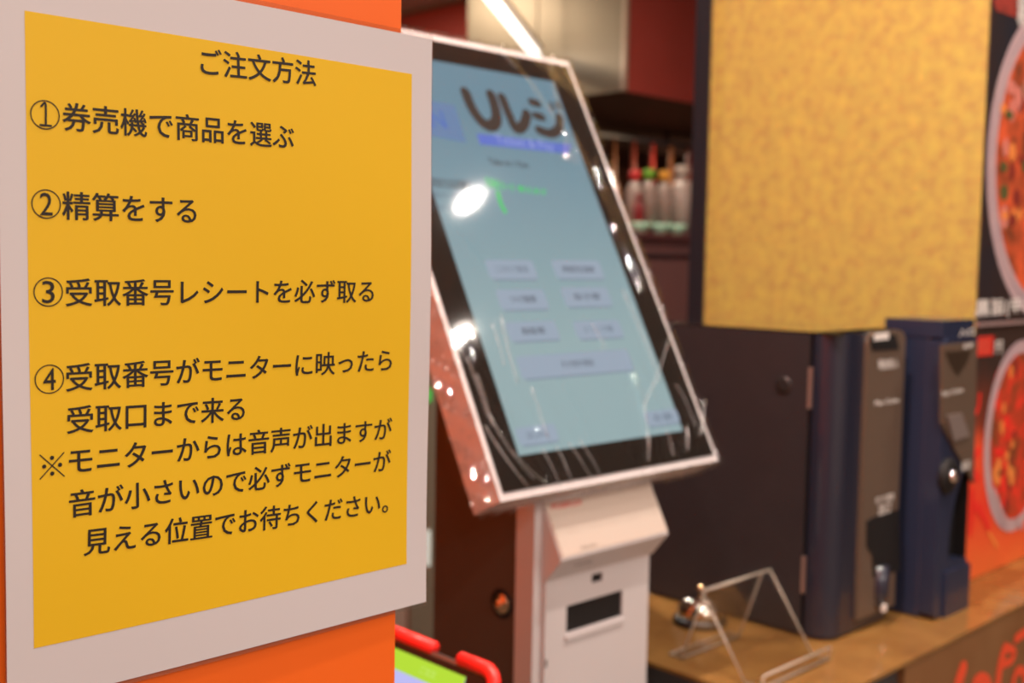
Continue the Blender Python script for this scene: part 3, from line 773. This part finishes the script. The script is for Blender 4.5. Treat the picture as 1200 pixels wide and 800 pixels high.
for p_,c_ in ((.40,(.90,.055,.025,1)),(.62,(.90,.10,.035,1)),(.74,(.20,.04,.02,1))):
    e_=cr.elements.new(p_); e_.color=c_
nt.links.new(ad.outputs[0],rp.inputs[0]); nt.links.new(rp.outputs[0],b.inputs['Base Color'])
box('poster_sheet',(PX0+.001,PY0+.0005,CZ+.001),(2.70,PY0+.004,pz),gr,p2)
uL,vL=QP.uv(1153,520); u2,v2=QP.uv(1200,398)
a_=.135; c_v=vL; bb=(v2-c_v)/math.sqrt(1-(1-(u2-uL)/a_)**2)
chil=mat('printed_chilli',(.90,.035,.025),.4)
for k_,(w_,ln_) in enumerate(((.008,[(1139,490),(1146,478),(1148,462)]),(.014,[(1146,560),(1137,545),(1147,528)]),(.018,[(1163,470),(1170,440),(1182,420)]),(.014,[(1140,590),(1150,600),(1158,618)]),(.010,[(1139,575),(1139,600),(1137,625)]))):
    strokes_px('chilli_print',QP,[ln_],w_,.0005+k_*.00004,chil,p2)
flat('bowl_print',QP,ell(uL+a_,c_v,a_,bb),.0008,.0001,rimc,p2)
flat('food_print',QP,ell(uL+a_,c_v,a_-.021,bb-.021),.0011,.0001,food2,p2)
for k in range(26):
    uu=uL+.03+random.random()*.09; vv_=c_v+random.uniform(-.12,.12)
    if ((uu-uL-a_)/(a_-.028))**2+((vv_-c_v)/(bb-.028))**2>1: continue
    flat('topping_print',QP,ell(uu,vv_,random.uniform(.005,.013),random.uniform(.006,.018),n=10),.0013+k*.00003,.00005,[chil,ex[1],ex[3],ex[1]][k%4],p2)
strokes_px('chopstick_print',QP,[[(1163,575),(1172,600),(1178,612)]],.011,.0022,rimc,p2)
strokes_px('chopstick_print',QP,[[(1191,610),(1196,618)]],.008,.0022,rimc,p2)
strokes_px('chilli_print',QP,[[(1152,600),(1158,622),(1168,640)]],.006,.0006,mat('printed_orange_light',(.95,.30,.06),.5),p2)
flat_px('price_box',QP,[(1141,395),(1164,393),(1163,416),(1140,418)],.0005,.0002,mat('printed_red_box',(.70,.035,.025),.4),p2)
text_px('lettering','900',QP,(1144,407),(1160,405),mat('printed_red_light',(.75,.10,.06),.4),p2,h=.0010,bold=.02)
text_px('lettering','円',QP,(1166,407),(1174,406),label_w,p2,h=.0005,bold=.02,height=.020)

# ================================================================== KITCHEN BEYOND
hc=onY(731,106,3.2)
hd=thing('exhaust_hood',(hc.x+1.5,3.8,hc.z),'large steel and red box hood hanging over the kitchen','hood')
zt=CEIL
box('steel_side',(hc.x,3.2,hc.z),(hc.x+.02,4.21,zt-.002),steel,hd)
box('corner_strip',(hc.x-.010,3.19,hc.z),(hc.x+.012,3.21,zt-.002),mat('pale_edge',(.62,.48,.38),.35,.6),hd)
box('red_front',(hc.x+.012,3.2,hc.z),(7.0,3.22,zt-.002),redpan,hd)
box('hood_underside',(hc.x+.02,3.22,hc.z+.01),(7.0,4.21,hc.z+.03),darkk,hd)
# red panel further left and back
rX=4.30
rt=onX(525,7,rX)
rb=thing('red_wall_cabinet',(rX+.2,4.8,rt.z-.6),'bright red wall cabinet at the back, left of the steel hood','cabinet')
box('cabinet_body',(rX,4.25,rt.z-.75),(rX+.35,5.9,rt.z),red_b,rb)
box('trim_strip',(rX-.01,4.25,rt.z),(rX+.36,5.9,rt.z+.02),beige,rb)
tag(box('trim_3',(-1,6.0,.75),(5.3,6.19,CEIL),beige),kind='structure')
# strip lamp
A=onZ(572,-6,.92); B=onZ(629,66,.92)
lt=thing('strip_light',((A.x+B.x)/2,(A.y+B.y)/2,.92),'thin glowing white strip light hanging before the steel hood','lamp')
fin(bm_tube([A,B],.020,12),'tube',mat('strip_glow',(1,1,1),.5,emit=(1,.95,.88),es=2.6),lt,smooth=True)
up=Vector((0,0,.03))
prism('fixture',[A+up*.8+Vector((-.02,.02,0)),A+up*.8+Vector((.02,-.02,0)),B+up*.8+Vector((.02,-.02,0)),B+up*.8+Vector((-.02,.02,0))],(0,0,.02),beige,lt)
for P_ in (A,B): fin(bm_tube([P_+up,Vector((P_.x,P_.y,CEIL))],.004,8),'hanger',beige,lt)
# maroon back counter with bottles
sh=onY(770,275,3.0)
kc=thing('back_cabinet',(3.9,3.1,FL),'tall maroon kitchen cabinet carrying bottles, seen beyond the kiosk','cabinet')
box('cabinet_body',(3.25,2.95,FL),(4.6,3.18,sh.z-.012),maroon,kc)
box('cabinet_top',(3.24,2.93,sh.z-.012),(4.62,3.18,sh.z),mat('maroon_top',(.20,.08,.09),.3),kc)
zl=onY(790,300,2.94).z
box('cabinet_seam',(3.25,2.944,zl-.008),(4.6,2.951,zl+.006),trim_d,kc)
for s_ in range(3): box('cabinet_door',(3.28+.44*s_,2.936,zl-.75),(3.28+.44*s_+.42,2.950,zl-.02),mat('maroon_door',(.19,.090,.092),.4),kc,.004)
def bottle(px,r,hh,cap,bodym,lab,y=3.02):
    p=onY(px,275,y)
    t=thing('bottle',(p.x,y,sh.z),lab,'bottle','bottles on the maroon cabinet')
    lathe('glass_body',[(r,0),(r,hh*.70),(r*.55,hh*.80),(r*.45,hh*.86)],(p.x,y,sh.z),bodym,t,n=18)
    lathe('cap',[(r*.62,hh*.85),(r*.62,hh),(r*.4,hh*1.01)],(p.x,y,sh.z),cap,t,n=14)
clb=mat('cloudy_bottle',(.30,.22,.20),.25,coat=.5); clb2=mat('pale_bottle',(.42,.34,.32),.25,coat=.5); rdb=mat('dark_red_bottle',(.22,.02,.025),.3)
bottle(743,.040,.26,mat('red_cap',(.55,.03,.03),.4),clb,'cloudy bottle with red cap, leftmost on the maroon cabinet')
bottle(759,.038,.27,mat('green_cap',(.16,.40,.03),.4),clb,'cloudy bottle with green cap on the maroon cabinet')
bottle(777,.038,.27,mat('yellow_cap',(.70,.32,.03),.4),clb,'cloudy bottle with yellow cap on the maroon cabinet')
bottle(797,.046,.30,mat('pale_cap',(.5,.42,.38),.4),clb2,'pale bottle with grey cap, right of the yellow-capped one')
bottle(814,.040,.31,mat('pale_cap',(.5,.42,.38),.4),clb2,'tall pale bottle nearest the dark pillar trim')
bottle(748,.022,.16,rdb,rdb,'small dark red bottle before the cloudy ones',2.975)
mint=mat('mint_ceramic',(.50,.85,.68),.4)
for px,lab in ((752,'mint bowl, leftmost of three on the maroon cabinet'),(776,'mint bowl, middle of three on the maroon cabinet'),(795,'mint bowl, rightmost of three on the maroon cabinet')):
    p=onY(px,275,2.955)
    t=lathe('bowl',[(.018,0),(.030,.012),(.042,.032),(.045,.045),(.040,.044),(.016,.006)],(p.x,2.965,sh.z),mint,None,n=24)
    tag(t,lab,'bowl','mint bowls on the maroon cabinet')
# hanging rail of utensils / dark red strips behind
rk=thing('utensil_rack',(4.6,4.0,.5),'dark rack of hanging red and brown ladles under the hood','rack')
box('rack_bar',(3.9,4.0,.66),(6.3,4.02,.68),trim_d,rk)
for x in (4.3,5.1,5.9): box('rack_hanger',(x,4.0,.67),(x+.02,4.02,hc.z-.002),trim_d,rk)
cols=[mat('rack_red',(.20,.015,.010),.5),mat('rack_brown',(.15,.055,.02),.5),mat('rack_dark',(.12,.02,.012),.4)]
area('hood_fill',(4.9,3.6,hc.z-.03),16,.3,color=(1,.70,.45))  # unseen fill added to brighten the ladles under the hood
for k in range(14):
    x=4.0+k*.165
    fin(bm_lathe([(.012,.66),(.018,.44),(.034,.40),(.045,.36),(.030,.33)],(x,4.01,0),n=12),'ladle',cols[k%3],rk,smooth=True)
box('back_shelf',(3.7,4.6,-.1),(7.2,4.65,.70),darkk).name='wall_back_partition'
tag(bpy.data.objects['wall_back_partition'],kind='structure')
# steel refrigerator seen in the gap left of the kiosk
fr_=thing('upright_fridge',(2.6,3.3,FL),'grey steel upright fridge in the gap between notice and kiosk','fridge')
fx=2.45
box('fridge_body',(fx,2.84,FL),(fx+.6,3.5,.25),mat('fridge_steel',(.62,.50,.42),.45),fr_)
g0=onX(500,500,fx)
def fpx(n_,x0,y0,x1,y1,m,d=.012):
    a=onX(x0,y0,fx); c=onX(x1,y1,fx); return box(n_,(fx-d,min(a.y,c.y),min(a.z,c.z)),(fx,max(a.y,c.y),max(a.z,c.z)),m,fr_)
fpx('door_edge',482,520,490,830,mat('fridge_seal',(.30,.09,.05),.5))
fpx('door_panel',491,180,520,830,mat('fridge_panel',(.30,.28,.21),.4),.02)
fpx('glowing_label',500,618,509,662,mat('fridge_label_glow',(.8,.8,.75),.5,emit=(.9,.95,.85),es=.5),.024)  # label made self-glowing to imitate a white highlight
fpx('indicator_lamp',501,454,510,470,mat('green_led',(.02,.3,.03),.4,emit=(.03,.50,.06),es=1),.03)

# ================================================================== CEILING DOWNLIGHTS (bodies; the closing ones house added fills)
dl_labels=['recessed downlight above the counter','recessed downlight before the counter','recessed downlight behind the viewer','recessed downlight left behind the viewer',
 'recessed downlight at the far left','recessed downlight right behind the viewer','recessed downlight far behind the viewer','recessed downlight in the left rear','added fill light between orange pillar and gold pillar','added fill light between the notice pillar and the ticket kiosk','added fill light in the aisle behind the orange pillar']
for i,(lx,ly,pw) in enumerate(LAMPS):
    t=thing('downlight',(lx,ly,CEIL),dl_labels[i],'lamp','ceiling downlights')
    lathe('trim_ring',[(.060,-.006),(.060,0),(.045,0),(.045,-.004)],(lx,ly,CEIL),ceil_m,t,n=28)
    lathe('lens',[(.042,-.003),(.042,0)],(lx,ly,CEIL),lampm,t,n=24)
